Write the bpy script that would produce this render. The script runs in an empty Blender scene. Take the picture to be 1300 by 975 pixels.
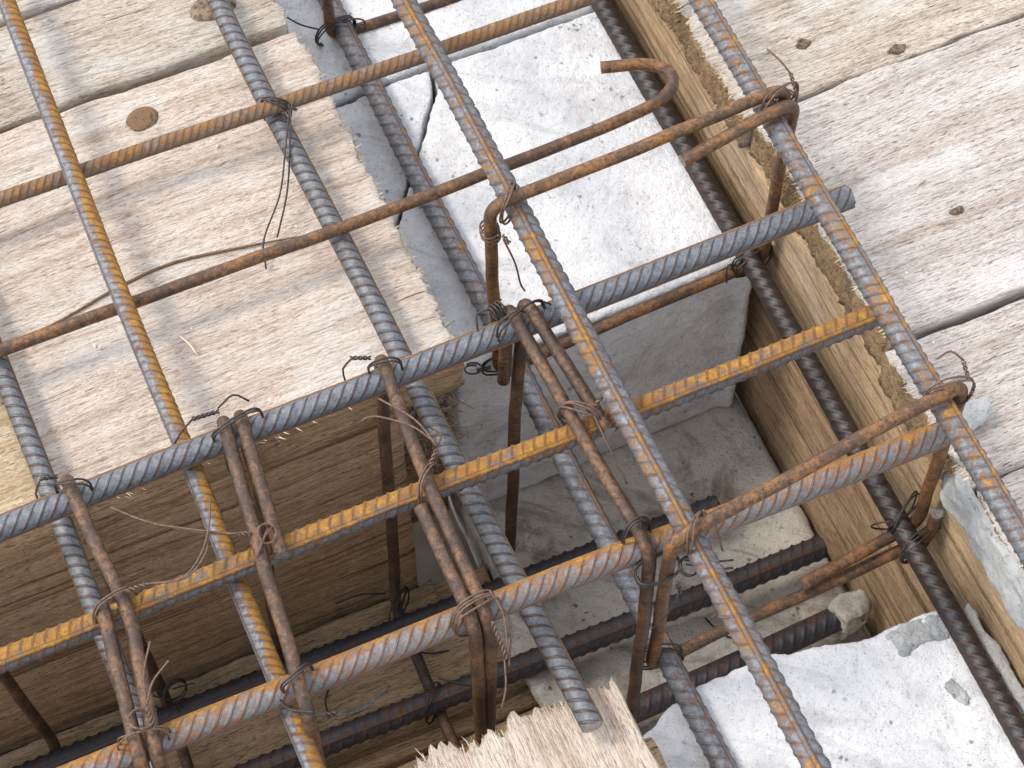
import bpy, math, random
import numpy as np
from mathutils import Vector, noise as mnoise
R = math.radians
random.seed(7)
scene = bpy.context.scene
COL = scene.collection

# ------------------------------------------------------------------ camera
cam_d = bpy.data.cameras.new('camera'); cam = bpy.data.objects.new('camera', cam_d); COL.objects.link(cam)
cam_d.sensor_width = 36.0; cam_d.lens = 83.08; cam_d.clip_start = 0.05; cam_d.clip_end = 500
cx = Vector((0.914266, -0.405046, -0.007400)); cy = Vector((0.356889, 0.796654, 0.487825)); cz = cx.cross(cy)
from mathutils import Matrix
m = Matrix((cx, cy, cz)).transposed().to_4x4(); m.translation = Vector((-0.287544, -0.672964, 1.309365))
cam.matrix_world = m
scene.camera = cam
# ------------------------------------------------------------------ light
SUN_EL, SUN_AZ = 56, 148          # azimuth measured from +X towards +Y: light comes from beyond the far end of the wall
w = bpy.data.worlds.new('World'); scene.world = w; w.use_nodes = True
nt = w.node_tree; bg = nt.nodes['Background']
sky = nt.nodes.new('ShaderNodeTexSky'); sky.sky_type = 'NISHITA'; sky.sun_disc = False
sky.sun_elevation = R(SUN_EL); sky.sun_rotation = R(90 - SUN_AZ)
sky.air_density = 1.0; sky.dust_density = 0.8; sky.ozone_density = 1.0
hs = nt.nodes.new('ShaderNodeHueSaturation'); hs.inputs['Saturation'].default_value = 0.26
nt.links.new(sky.outputs[0], hs.inputs['Color']); nt.links.new(hs.outputs[0], bg.inputs[0])
bg.inputs[1].default_value = 0.15
sun_d = bpy.data.lights.new('sun', 'SUN'); sun_d.energy = 0.75; sun_d.angle = R(13); sun_d.color = (1, 0.93, 0.84)
sun = bpy.data.objects.new('sun', sun_d); COL.objects.link(sun)
sv = Vector((math.cos(R(SUN_EL)) * math.cos(R(SUN_AZ)), math.cos(R(SUN_EL)) * math.sin(R(SUN_AZ)), math.sin(R(SUN_EL))))
sun.rotation_euler = sv.to_track_quat('Z', 'Y').to_euler(); sun.location = sv * 5
vs = scene.view_settings; vs.view_transform = 'Standard'; vs.look = 'None'; vs.gamma = 1; vs.use_curve_mapping = False
vs.exposure = 1.78

# ------------------------------------------------------------------ node helpers
class NT:
    def __init__(s, name):
        s.m = bpy.data.materials.new(name); s.m.use_nodes = True; s.t = s.m.node_tree
        s.b = s.t.nodes['Principled BSDF']
    def n(s, typ, ins=None, **kw):
        nd = s.t.nodes.new(typ)
        for k, v in kw.items(): setattr(nd, k, v)
        for k, v in (ins or {}).items(): s.put(nd.inputs[k], v)
        return nd
    def put(s, sock, v):
        if isinstance(v, bpy.types.NodeSocket): s.t.links.new(v, sock)
        else:
            if isinstance(v, tuple) and len(v) == 3 and sock.type == 'RGBA': v = v + (1,)
            sock.default_value = v
    def coord(s, scale=(1, 1, 1), rnd=True):
        tc = s.n('ShaderNodeTexCoord')
        src = tc.outputs['Object']
        if rnd:
            oi = s.n('ShaderNodeObjectInfo')
            mu = s.n('ShaderNodeMath', {0: oi.outputs['Random'], 1: 37.0}, operation='MULTIPLY')
            cb = s.n('ShaderNodeCombineXYZ', {0: mu.outputs[0], 1: mu.outputs[0], 2: mu.outputs[0]})
            src = s.n('ShaderNodeVectorMath', {0: src, 1: cb.outputs[0]}, operation='ADD').outputs[0]
        return src
    def sc(s, vec, scale):
        return s.n('ShaderNodeVectorMath', {0: vec, 1: scale}, operation='MULTIPLY').outputs[0]
    def noise(s, vec, scale=1.0, detail=4, rough=0.55, dist=0.0):
        return s.n('ShaderNodeTexNoise', {'Vector': vec, 'Scale': scale, 'Detail': detail, 'Roughness': rough, 'Distortion': dist}).outputs['Fac']
    def ss(s, v, a, b, lo=0.0, hi=1.0):
        return s.n('ShaderNodeMapRange', {0: v, 1: a, 2: b, 3: lo, 4: hi}, interpolation_type='SMOOTHSTEP').outputs[0]
    def op(s, o, a, b=0.0, c=0.0):
        return s.n('ShaderNodeMath', {0: a, 1: b, 2: c}, operation=o).outputs[0]
    def mix(s, f, a, b, bt='MIX'):
        nd = s.n('ShaderNodeMix', data_type='RGBA', blend_type=bt)
        s.put(nd.inputs[0], f); s.put(nd.inputs[6], a); s.put(nd.inputs[7], b)
        return nd.outputs[2]
    def bump(s, h, strength, dist, prev=None):
        nd = s.n('ShaderNodeBump', {'Height': h, 'Strength': strength, 'Distance': dist})
        if prev is not None: s.put(nd.inputs['Normal'], prev)
        return nd.outputs[0]
    def out(s, col, rough, normal=None, metallic=0.0, spec=0.5):
        s.put(s.b.inputs['Base Color'], col); s.put(s.b.inputs['Roughness'], rough)
        s.put(s.b.inputs['Metallic'], metallic); s.put(s.b.inputs['Specular IOR Level'], spec)
        if normal is not None: s.put(s.b.inputs['Normal'], normal)
        return s.m

def wood_mat(name, pale, tan, dark, dust=(0.8, 0.78, 0.74), dust_amt=0.35, rough_tick=0.5, grime=0.0, fig=0.3):
    t = NT(name); v = t.coord()
    warp = t.noise(t.sc(v, (5, 9, 9)), 1, 2)
    wv = t.n('ShaderNodeVectorMath', {0: v, 1: t.n('ShaderNodeCombineXYZ', {1: t.op('MULTIPLY', warp, 0.016)}).outputs[0]}, operation='ADD').outputs[0]
    ring = t.noise(t.sc(wv, (1.6, 105, 60)), 1, 4, 0.6)
    fibre = t.noise(t.sc(wv, (34, 470, 470)), 1, 5, 0.7)
    tick = t.noise(t.sc(wv, (95, 560, 560)), 1, 3, 0.7)
    fine = t.noise(t.sc(wv, (150, 1300, 1300)), 1, 3, 0.75)
    check = t.noise(t.sc(wv, (9, 330, 330)), 1, 2, 0.6)
    saw = t.noise(t.sc(v, (420, 40, 40)), 1, 2, 0.6)
    blot = t.noise(t.sc(v, (9, 16, 16)), 1, 5, 0.6)
    c = t.mix(t.ss(ring, 0.34, 0.68), tan, pale)
    c = t.mix(t.op('MULTIPLY', t.ss(ring, 0.46, 0.34), fig), c, dark)
    c = t.mix(t.op('MULTIPLY', t.ss(fibre, 0.52, 0.33), 0.6), c, dark)
    c = t.mix(t.op('MULTIPLY', t.ss(fibre, 0.55, 0.72), 0.4), c, tuple(min(0.85, x * 1.15) for x in pale))
    c = t.mix(t.op('MULTIPLY', t.ss(tick, 0.42, 0.32), rough_tick + 0.15), c, tuple(x * 0.5 for x in dark))
    c = t.mix(t.op('MULTIPLY', t.ss(check, 0.30, 0.25), 0.85), c, tuple(x * 0.3 for x in dark))
    c = t.mix(t.op('MULTIPLY', t.ss(fine, 0.47, 0.36), 0.7), c, tuple(x * 0.7 for x in dark))
    c = t.mix(t.op('MULTIPLY', t.ss(fine, 0.54, 0.68), 0.35), c, tuple(min(0.85, x * 1.2) for x in pale))
    dm = t.op('MULTIPLY', t.ss(t.op('ADD', blot, t.op('MULTIPLY', fibre, 0.3)), 0.62, 0.86), dust_amt * 2)
    c = t.mix(dm, c, dust)
    gr = t.noise(t.sc(v, (14, 20, 20)), 1.3, 6, 0.65)
    c = t.mix(t.op('MULTIPLY', t.ss(gr, 0.54, 0.80), 0.22 + grime), c, tuple(x * 0.6 for x in dark))
    h = t.op('ADD', t.op('MULTIPLY', fibre, 1.0), t.op('ADD', t.op('MULTIPLY', tick, 0.8), t.op('ADD', t.op('ADD', t.op('MULTIPLY', saw, 0.25), t.op('MULTIPLY', fine, 0.6)), t.op('MULTIPLY', ring, 0.5))))
    h = t.op('SUBTRACT', h, t.ss(check, 0.29, 0.22))
    nrm = t.bump(h, 1.0, 0.0034)
    return t.out(c, 0.88, nrm, spec=0.2)

def end_mat(name, a, b):
    t = NT(name); v = t.coord()
    n1 = t.noise(t.sc(v, (90, 300, 420)), 1, 5, 0.7); n2 = t.noise(v, 45, 5, 0.65)
    c = t.mix(t.ss(n1, 0.35, 0.65), a, b)
    c = t.mix(t.op('MULTIPLY', t.ss(n2, 0.5, 0.72), 0.6), c, tuple(x * 0.35 for x in a))
    return t.out(c, 0.95, t.bump(n1, 1.0, 0.004), spec=0.15)

def concrete_mat(name, base, blotch, pore=0.5, stain=0.3, scale=1.0, warm=None):
    t = NT(name); v = t.coord()
    n1 = t.noise(v, 22 * scale, 6, 0.62); n2 = t.noise(v, 160, 4, 0.65); n3 = t.noise(v, 900, 3, 0.7)
    c = t.mix(t.op('MULTIPLY', t.ss(n1, 0.45, 0.72), stain * 1.6), base, blotch)
    c = t.mix(t.op('MULTIPLY', t.ss(n2, 0.52, 0.75), 0.35), c, tuple(x * 0.8 for x in blotch))
    sm = t.noise(t.n('ShaderNodeVectorMath', {0: t.sc(t.n('ShaderNodeVectorRotate', {'Vector': v, 'Angle': 0.7}).outputs[0], (9, 38, 20)), 1: (3.1, 0, 0)}, operation='ADD').outputs[0], 1.0, 6, 0.68, 0.8)
    c = t.mix(t.op('MULTIPLY', t.ss(sm, 0.50, 0.70), stain * 1.5), c, tuple(x * 0.85 for x in blotch))
    c = t.mix(t.op('MULTIPLY', t.ss(t.noise(v, 34, 6, 0.7, 0.3), 0.60, 0.74), 0.35), c, (0.40, 0.34, 0.26))
    if warm: c = t.mix(t.op('MULTIPLY', t.ss(t.noise(v, 14, 5, 0.7, 0.5), 0.5, 0.68), 0.75), c, warm)
    dv = t.n('ShaderNodeVectorMath', {0: v, 1: t.sc(t.n('ShaderNodeTexNoise', {'Vector': v, 'Scale': 330.0, 'Detail': 3.0}).outputs['Color'], (0.004, 0.004, 0.004))}, operation='ADD').outputs[0]
    vo = t.n('ShaderNodeTexVoronoi', {'Vector': dv, 'Scale': 190.0})
    sep = t.n('ShaderNodeSeparateColor', {0: vo.outputs['Color']})
    rad = t.ss(sep.outputs[0], 0.90, 1.0, 0.0, 0.36)
    p = t.op('LESS_THAN', vo.outputs['Distance'], rad)
    vo2 = t.n('ShaderNodeTexVoronoi', {'Vector': dv, 'Scale': 620.0})
    sep2 = t.n('ShaderNodeSeparateColor', {0: vo2.outputs['Color']})
    p2 = t.op('LESS_THAN', vo2.outputs['Distance'], t.ss(sep2.outputs[0], 0.6, 1.0, 0.0, 0.42))
    keep = t.ss(n1, 0.35, 0.6)
    pp = t.op('MULTIPLY', t.op('MAXIMUM', t.op('MULTIPLY', p, keep), t.op('MULTIPLY', p2, 0.45)), pore)
    c = t.mix(pp, c, tuple(x * 0.32 for x in blotch))
    h = t.op('SUBTRACT', t.op('ADD', t.op('MULTIPLY', n3, 0.35), t.op('MULTIPLY', n2, 0.9)), t.op('MULTIPLY', pp, 0.8))
    return t.out(c, 0.92, t.bump(h, 1.0, 0.0032), spec=0.2)

def rebar_mat(name, steel, rust, amt, dirbias=0.0, ribdark=0.8, lrust=0.5, brown=(0.095, 0.04, 0.02), brown_amt=0.3, rough=0.45):
    """amt: how much of the bar is rusted; dirbias: how strongly rust keeps to the side the bar was lying on"""
    t = NT(name); v = t.coord()
    A = lambda k: t.n('ShaderNodeAttribute', attribute_name=k).outputs['Fac']
    rib, lr, sd = A('rib'), A('lrib'), A('side')
    n1 = t.noise(v, 55, 5, 0.65); n2 = t.noise(v, 260, 5, 0.7); n3 = t.noise(v, 1100, 3, 0.7)
    k = t.op('ADD', t.op('ADD', t.op('MULTIPLY', n1, 0.62), t.op('MULTIPLY', n2, 0.58)), amt)
    k = t.op('SUBTRACT', t.op('ADD', k, t.op('MULTIPLY', sd, dirbias)), 0.03); k = t.op('ADD', k, t.op('MULTIPLY', lr, lrust))
    rm = t.ss(k, 0.70, 0.86); halo = t.ss(k, 0.60, 0.74)
    st = t.mix(t.ss(n2, 0.32, 0.7), steel, tuple(x * 0.55 for x in steel))
    st = t.mix(t.op('MULTIPLY', t.ss(n3, 0.54, 0.7), 0.3), st, tuple(min(1, x * 1.5) for x in steel))
    st = t.mix(t.op('MULTIPLY', t.ss(n3, 0.47, 0.36), 0.5), st, tuple(x * 0.3 for x in steel))
    bm = t.op('MULTIPLY', t.ss(t.op('ADD', n2, t.op('MULTIPLY', n1, 0.4)), 0.68, 0.86), brown_amt * 2)
    st = t.mix(bm, st, brown); st = t.mix(t.op('MULTIPLY', halo, 0.3), st, tuple(x * 1.2 for x in brown))
    edge = t.op('MULTIPLY', t.ss(rib, 0.02, 0.3), t.ss(rib, 0.85, 0.4))
    ledge = t.op('MULTIPLY', t.ss(lr, 0.02, 0.25), t.ss(lr, 0.8, 0.4))
    st = t.mix(t.op('MULTIPLY', edge, ribdark), st, tuple(x * 0.45 for x in brown))
    st = t.mix(t.op('MULTIPLY', t.op('MULTIPLY', t.ss(rib, 0.6, 1.0), t.ss(n2, 0.45, 0.58)), ribdark * 0.35), st, tuple(x * 1.5 for x in brown))
    st = t.mix(t.op('MULTIPLY', ledge, 0.7), st, tuple(x * 0.5 for x in brown))
    ru = t.mix(t.ss(n2, 0.34, 0.66), tuple(x * 0.42 for x in rust), rust)
    ru = t.mix(t.op('MULTIPLY', t.ss(t.noise(v, 130, 5, 0.7), 0.46, 0.60), 0.8), ru, (rust[0] * 0.48, rust[1] * 0.40, rust[2] * 0.9))
    ru = t.mix(t.op('MULTIPLY', t.ss(n3, 0.52, 0.68), 0.5), ru, tuple(x * 0.3 for x in rust))
    ru = t.mix(t.op('MULTIPLY', edge, 0.6), ru, tuple(x * 0.8 for x in brown))
    ru = t.mix(t.op('MULTIPLY', ledge, 0.55), ru, tuple(x * 0.8 for x in brown))
    c = t.mix(rm, st, ru)
    h = t.op('ADD', t.op('MULTIPLY', n2, 0.6), t.op('MULTIPLY', t.op('MULTIPLY', n3, t.op('ADD', rm, 0.3)), 0.9))
    mt = t.op('MULTIPLY', t.op('SUBTRACT', 1.0, rm), 0.2)
    return t.out(c, t.op('ADD', t.op('MULTIPLY', rm, 0.4), rough), t.bump(h, 0.9, 0.0009), metallic=mt, spec=0.45)

def thin_mat(name, a, b, c3, amt=0.5):
    t = NT(name); v = t.coord()
    n1 = t.noise(v, 40, 5, 0.65); n2 = t.noise(v, 300, 5, 0.75); n3 = t.noise(v, 1000, 3, 0.75)
    c = t.mix(t.ss(n1, 0.38, 0.62), a, b)
    c = t.mix(t.op('MULTIPLY', t.ss(t.op('ADD', n2, t.op('MULTIPLY', n1, 0.5)), 0.74, 0.9), amt * 1.6), c, c3)
    c = t.mix(t.op('MULTIPLY', t.ss(n3, 0.57, 0.7), 0.5), c, (0.22, 0.165, 0.135))
    c = t.mix(t.op('MULTIPLY', t.ss(n2, 0.49, 0.34), 0.8), c, tuple(x * 0.3 for x in a))
    return t.out(c, 0.5, t.bump(t.op('ADD', n2, t.op('MULTIPLY', n3, 0.5)), 0.8, 0.0009), metallic=0.25, spec=0.45)

def plain_mat(name, a, b, rough=0.6, metallic=0.0, sc=300):
    t = NT(name); v = t.coord()
    n = t.noise(v, sc, 4, 0.65)
    return t.out(t.mix(t.ss(n, 0.35, 0.65), a, b), rough, t.bump(n, 0.4, 0.0005), metallic=metallic)

STEEL = (0.13, 0.138, 0.15)
ORANGE = (0.43, 0.212, 0.030)
M = {}
M['deck'] = wood_mat('weathered_deck_wood', (0.76, 0.65, 0.555), (0.66, 0.535, 0.435), (0.33, 0.22, 0.15), dust=(0.80, 0.75, 0.69), dust_amt=0.3)
M['deck_grey'] = wood_mat('grey_deck_wood', (0.67, 0.58, 0.485), (0.54, 0.445, 0.35), (0.22, 0.155, 0.105), dust_amt=0.25, rough_tick=0.7)
M['deck_cool'] = wood_mat('bleached_deck_wood', (0.69, 0.625, 0.565), (0.56, 0.485, 0.42), (0.25, 0.18, 0.135), dust=(0.76, 0.73, 0.70), dust_amt=0.35, rough_tick=0.75)
M['deck_yellow'] = wood_mat('fresh_yellow_wood', (0.68, 0.54, 0.36), (0.57, 0.43, 0.26), (0.28, 0.18, 0.10), dust_amt=0.05)
M['front'] = wood_mat('fresh_pale_wood', (0.70, 0.59, 0.485), (0.58, 0.455, 0.355), (0.27, 0.18, 0.12), dust_amt=0.1)
M['board'] = wood_mat('brown_form_board', (0.60, 0.415, 0.255), (0.47, 0.305, 0.175), (0.13, 0.075, 0.038), dust_amt=0.0, rough_tick=0.7, grime=0.5, fig=0.9)
M['board_side'] = wood_mat('tan_form_board', (0.62, 0.45, 0.275), (0.51, 0.345, 0.195), (0.21, 0.125, 0.06), dust_amt=0.05, rough_tick=0.65, grime=0.35, fig=0.8)
M['end'] = end_mat('sawn_end_grain', (0.24, 0.155, 0.08), (0.42, 0.30, 0.17))
M['splinter'] = plain_mat('wood_splinter', (0.62, 0.50, 0.34), (0.74, 0.63, 0.47), 0.9)
M['splinter_brown'] = plain_mat('brown_wood_splinter', (0.22, 0.14, 0.075), (0.40, 0.275, 0.155), 0.9)
M['knot'] = wood_mat('wood_knot', (0.42, 0.28, 0.16), (0.33, 0.20, 0.11), (0.13, 0.07, 0.035), dust_amt=0.0)
def knot_mat(name, a, b_, dk):
    t = NT(name); v = t.coord(rnd=False); n = t.noise(v, 220, 4, 0.6)
    ln = t.n('ShaderNodeVectorMath', {0: t.sc(v, (1, 1.25, 0))}, operation='LENGTH').outputs['Value']
    rg = t.op('SINE', t.op('ADD', t.op('MULTIPLY', ln, 3200.0), t.op('MULTIPLY', n, 9.0)))
    c = t.mix(t.op('ADD', t.op('MULTIPLY', t.ss(rg, -0.8, 0.9), 0.3), t.op('MULTIPLY', n, 0.6)), a, b_); c = t.mix(t.ss(n, 0.52, 0.72), c, dk)
    return t.out(c, 0.85, t.bump(t.op('ADD', n, t.op('MULTIPLY', rg, 0.05)), 0.8, 0.001), spec=0.2)
M['knot'] = knot_mat('ringed_knot', (0.10, 0.06, 0.032), (0.20, 0.125, 0.07), (0.055, 0.032, 0.018))
M['knot_dark'] = plain_mat('dark_wood_knot', (0.05, 0.035, 0.025), (0.22, 0.16, 0.105), 0.9, sc=260)
M['block'] = concrete_mat('aerated_concrete', (0.675, 0.668, 0.665), (0.43, 0.425, 0.43), pore=0.7, stain=0.4)
M['block_grey'] = concrete_mat('grey_aerated_concrete', (0.66, 0.66, 0.665), (0.44, 0.44, 0.45), pore=0.8, stain=0.4)
M['floor'] = concrete_mat('stained_concrete', (0.54, 0.50, 0.44), (0.29, 0.255, 0.21), pore=0.9, stain=0.6, warm=(0.15, 0.105, 0.065))
M['mortar'] = concrete_mat('grey_mortar', (0.42, 0.42, 0.41), (0.24, 0.24, 0.235), pore=0.6, stain=0.5)
M['H1'] = rebar_mat('blue_steel_h1', (0.144, 0.157, 0.175), (0.42, 0.20, 0.05), -0.06, 0.06, 0.85, 0.55, brown_amt=0.12)
M['H2'] = rebar_mat('orange_rust_steel', STEEL, ORANGE, 0.17, 0.16, 0.35, 0.1)
M['H3'] = rebar_mat('rust_edged_steel', (0.156, 0.156, 0.156), ORANGE, 0.06, 0.20, 0.85, 0.3, brown=(0.20, 0.08, 0.035), brown_amt=0.6)
M['V1'] = rebar_mat('half_rusted_steel', (0.155, 0.165, 0.180), ORANGE, 0.02, 0.34, 0.5, 0.05)
M['V3'] = rebar_mat('clean_blue_steel', (0.139, 0.149, 0.161), (0.45, 0.26, 0.05), -0.13, 0.02, 0.9, 0.5, brown_amt=0.12)
M['V4'] = rebar_mat('patchy_blue_steel', (0.148, 0.161, 0.179), ORANGE, 0.03, 0.08, 0.5, 0.1, brown_amt=0.15)
M['V5'] = rebar_mat('rust_streaked_steel', (0.144, 0.156, 0.172), ORANGE, 0.05, 0.12, 0.5, 0.1, brown_amt=0.15)
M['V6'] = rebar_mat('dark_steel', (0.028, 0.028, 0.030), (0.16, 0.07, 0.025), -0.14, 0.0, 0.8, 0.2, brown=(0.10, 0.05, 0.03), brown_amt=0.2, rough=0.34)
M['V7'] = rebar_mat('streaked_edge_steel', (0.143, 0.156, 0.169), (0.50, 0.25, 0.035), 0.03, 0.12, 0.45, 0.12)
M['T1'] = rebar_mat('tan_rust_steel', (0.18, 0.13, 0.095), (0.36, 0.19, 0.05), 0.10, 0.12, 0.55, 0.0, brown=(0.16, 0.085, 0.045), brown_amt=0.6, rough=0.6)
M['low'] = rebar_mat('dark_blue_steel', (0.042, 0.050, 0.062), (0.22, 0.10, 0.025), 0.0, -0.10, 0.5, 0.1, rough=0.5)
M['thin'] = thin_mat('rusty_stirrup_steel', (0.12, 0.075, 0.05), (0.19, 0.11, 0.065), (0.36, 0.17, 0.045))
M['thin_dark'] = thin_mat('brown_stirrup_steel', (0.045, 0.027, 0.018), (0.085, 0.048, 0.030), (0.20, 0.085, 0.025), 0.4)
M['thin_orange'] = thin_mat('orange_stirrup_steel', (0.065, 0.036, 0.021), (0.125, 0.062, 0.027), (0.25, 0.10, 0.02), 0.5)
M['wire'] = plain_mat('dark_tie_wire', (0.02, 0.017, 0.017), (0.06, 0.046, 0.04), 0.5, 0.5, 500)
M['wire_rust'] = plain_mat('rusty_tie_wire', (0.065, 0.038, 0.025), (0.14, 0.085, 0.055), 0.6, 0.3, 500)
M['cut'] = plain_mat('cut_steel_end', (0.35, 0.35, 0.36), (0.18, 0.16, 0.15), 0.4, 0.7, 600)
M['fibre'] = plain_mat('dirty_fibre', (0.09, 0.07, 0.05), (0.24, 0.19, 0.14), 0.95)
M['knot_hole'] = plain_mat('rotten_knot', (0.03, 0.02, 0.014), (0.17, 0.115, 0.075), 0.95, sc=420)
M['earth'] = plain_mat('earth', (0.16, 0.13, 0.10), (0.24, 0.20, 0.16), 0.95, sc=12)

# ------------------------------------------------------------------ object helpers
def obj(name, verts, faces, mat, parent=None, loc=None, smooth=True, attrs=None, mats=None, midx=None):
    me = bpy.data.meshes.new(name); me.from_pydata(verts, [], faces); me.update()
    for mm in (mats or [mat]): me.materials.append(M[mm])
    if midx: me.polygons.foreach_set('material_index', midx)
    if smooth: me.polygons.foreach_set('use_smooth', [True] * len(me.polygons))
    for k, vals in (attrs or {}).items():
        a = me.attributes.new(k, 'FLOAT', 'POINT'); a.data.foreach_set('value', vals)
    o = bpy.data.objects.new(name, me); COL.objects.link(o)
    if parent: o.parent = parent
    if loc: o.location = loc
    return o
def tag(o, label=None, cat=None, group=None, kind=None):
    if label: o['label'] = label
    if cat: o['category'] = cat
    if group: o['group'] = group
    if kind: o['kind'] = kind
    return o
def empty(name, loc):
    o = bpy.data.objects.new(name, None); COL.objects.link(o); o.location = loc; o.empty_display_size = 0.05
    return o
_rng = np.random.RandomState(5); _PM = np.tile(_rng.permutation(256), 3); _GR = _rng.normal(size=(256, 3)); _GR /= np.linalg.norm(_GR, axis=1)[:, None]
def pnoise(P):
    """gradient noise on an (n,3) array, about -1..1"""
    P = np.asarray(P, float); I = np.floor(P).astype(np.int64); f = P - I; I &= 255; u = f * f * f * (f * (f * 6 - 15) + 10); out = 0
    for dx in (0, 1):
        wx = u[:, 0] if dx else 1 - u[:, 0]
        for dy in (0, 1):
            wy = u[:, 1] if dy else 1 - u[:, 1]
            for dz in (0, 1):
                wz = u[:, 2] if dz else 1 - u[:, 2]
                h = _PM[_PM[_PM[(I[:, 0] + dx) & 255] + ((I[:, 1] + dy) & 255)] + ((I[:, 2] + dz) & 255)]
                out = out + wx * wy * wz * (_GR[h] * (f - np.array((dx, dy, dz)))).sum(1)
    return out * 1.5
def nfbm(P, o=3):
    P = np.asarray(P, float); t = 0; a = 1.0
    for k in range(o): t = t + a * pnoise(P * 2.0 ** k + k * 17.3); a *= 0.5
    return t
def fbm(p, o=3): return float(nfbm(np.array([tuple(p)]), o)[0])
def cols(*c):
    n = max(np.size(x) for x in c); return np.stack([np.broadcast_to(np.asarray(x, float), (n,)) for x in c], 1)
def fast_mesh(name, V, Q, caps, mats, midx):
    """V (n,3), Q (m,4) quads, caps = extra polygons"""
    me = bpy.data.meshes.new(name); V = np.asarray(V, np.float32); Q = np.asarray(Q, np.int32)
    me.vertices.add(len(V)); me.vertices.foreach_set('co', V.ravel())
    idx = np.concatenate([Q.ravel()] + [np.asarray(c, np.int32) for c in caps]); tot = [4] * len(Q) + [len(c) for c in caps]
    st = np.concatenate([[0], np.cumsum(tot)[:-1]]).astype(np.int32)
    me.loops.add(len(idx)); me.loops.foreach_set('vertex_index', idx)
    me.polygons.add(len(tot)); me.polygons.foreach_set('loop_start', st)
    try: me.polygons.foreach_set('loop_total', np.asarray(tot, np.int32))
    except Exception: pass
    for mm in mats: me.materials.append(M[mm])
    me.polygons.foreach_set('material_index', np.asarray(midx, np.int32))
    me.update(calc_edges=True); me.validate()
    me.polygons.foreach_set('use_smooth', [True] * len(me.polygons))
    return me

def catmull(pts, step):
    P = [Vector(p) for p in pts]; P = [P[0] * 2 - P[1]] + P + [P[-1] * 2 - P[-2]]
    out = []
    for i in range(1, len(P) - 2):
        a, b, c, d = P[i - 1:i + 3]; n = max(1, int((c - b).length / step))
        for k in range(n):
            t = k / n
            out.append(0.5 * ((2 * b) + (c - a) * t + (2 * a - 5 * b + 4 * c - d) * t * t + (3 * b - a - 3 * c + d) * t ** 3))
    out.append(P[-2].copy()); return out
def fillet(pts, rad, n=7):
    P = [Vector(p) for p in pts]; out = [P[0]]
    for i in range(1, len(P) - 1):
        a, b, c = P[i - 1], P[i], P[i + 1]; d1 = (a - b); d2 = (c - b)
        rr = min(rad, d1.length * 0.48, d2.length * 0.48); s = b + d1.normalized() * rr; e = b + d2.normalized() * rr
        for k in range(n + 1):
            t = k / n; out.append(s * (1 - t) ** 2 + b * 2 * t * (1 - t) + e * t * t)
    out.append(P[-1]); return out
def frames(P):
    T = [(P[min(i + 1, len(P) - 1)] - P[max(i - 1, 0)]).normalized() for i in range(len(P))]
    N = Vector((0, 0, 1)) - T[0] * T[0].z
    if N.length < 0.1: N = Vector((1, 0, 0)) - T[0] * T[0].x
    N.normalize(); out = []
    for t in T:
        N = (N - t * N.dot(t)).normalized(); out.append((t, N, t.cross(N)))
    return out
def tube_data(P, rad, seg=10, V=None, F=None, taper=None):
    V = [] if V is None else V; F = [] if F is None else F; b = len(V); fr = frames(P)
    for i, p in enumerate(P):
        t, n, bb = fr[i]; r = rad * (taper[i] if taper else 1)
        for k in range(seg):
            a = 2 * math.pi * k / seg; V.append(p + (n * math.cos(a) + bb * math.sin(a)) * r)
    for i in range(len(P) - 1):
        for k in range(seg):
            F.append((b + i * seg + k, b + i * seg + (k + 1) % seg, b + (i + 1) * seg + (k + 1) % seg, b + (i + 1) * seg + k))
    F.append(tuple(b + k for k in reversed(range(seg)))); F.append(tuple(b + (len(P) - 1) * seg + k for k in range(seg)))
    return V, F

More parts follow.
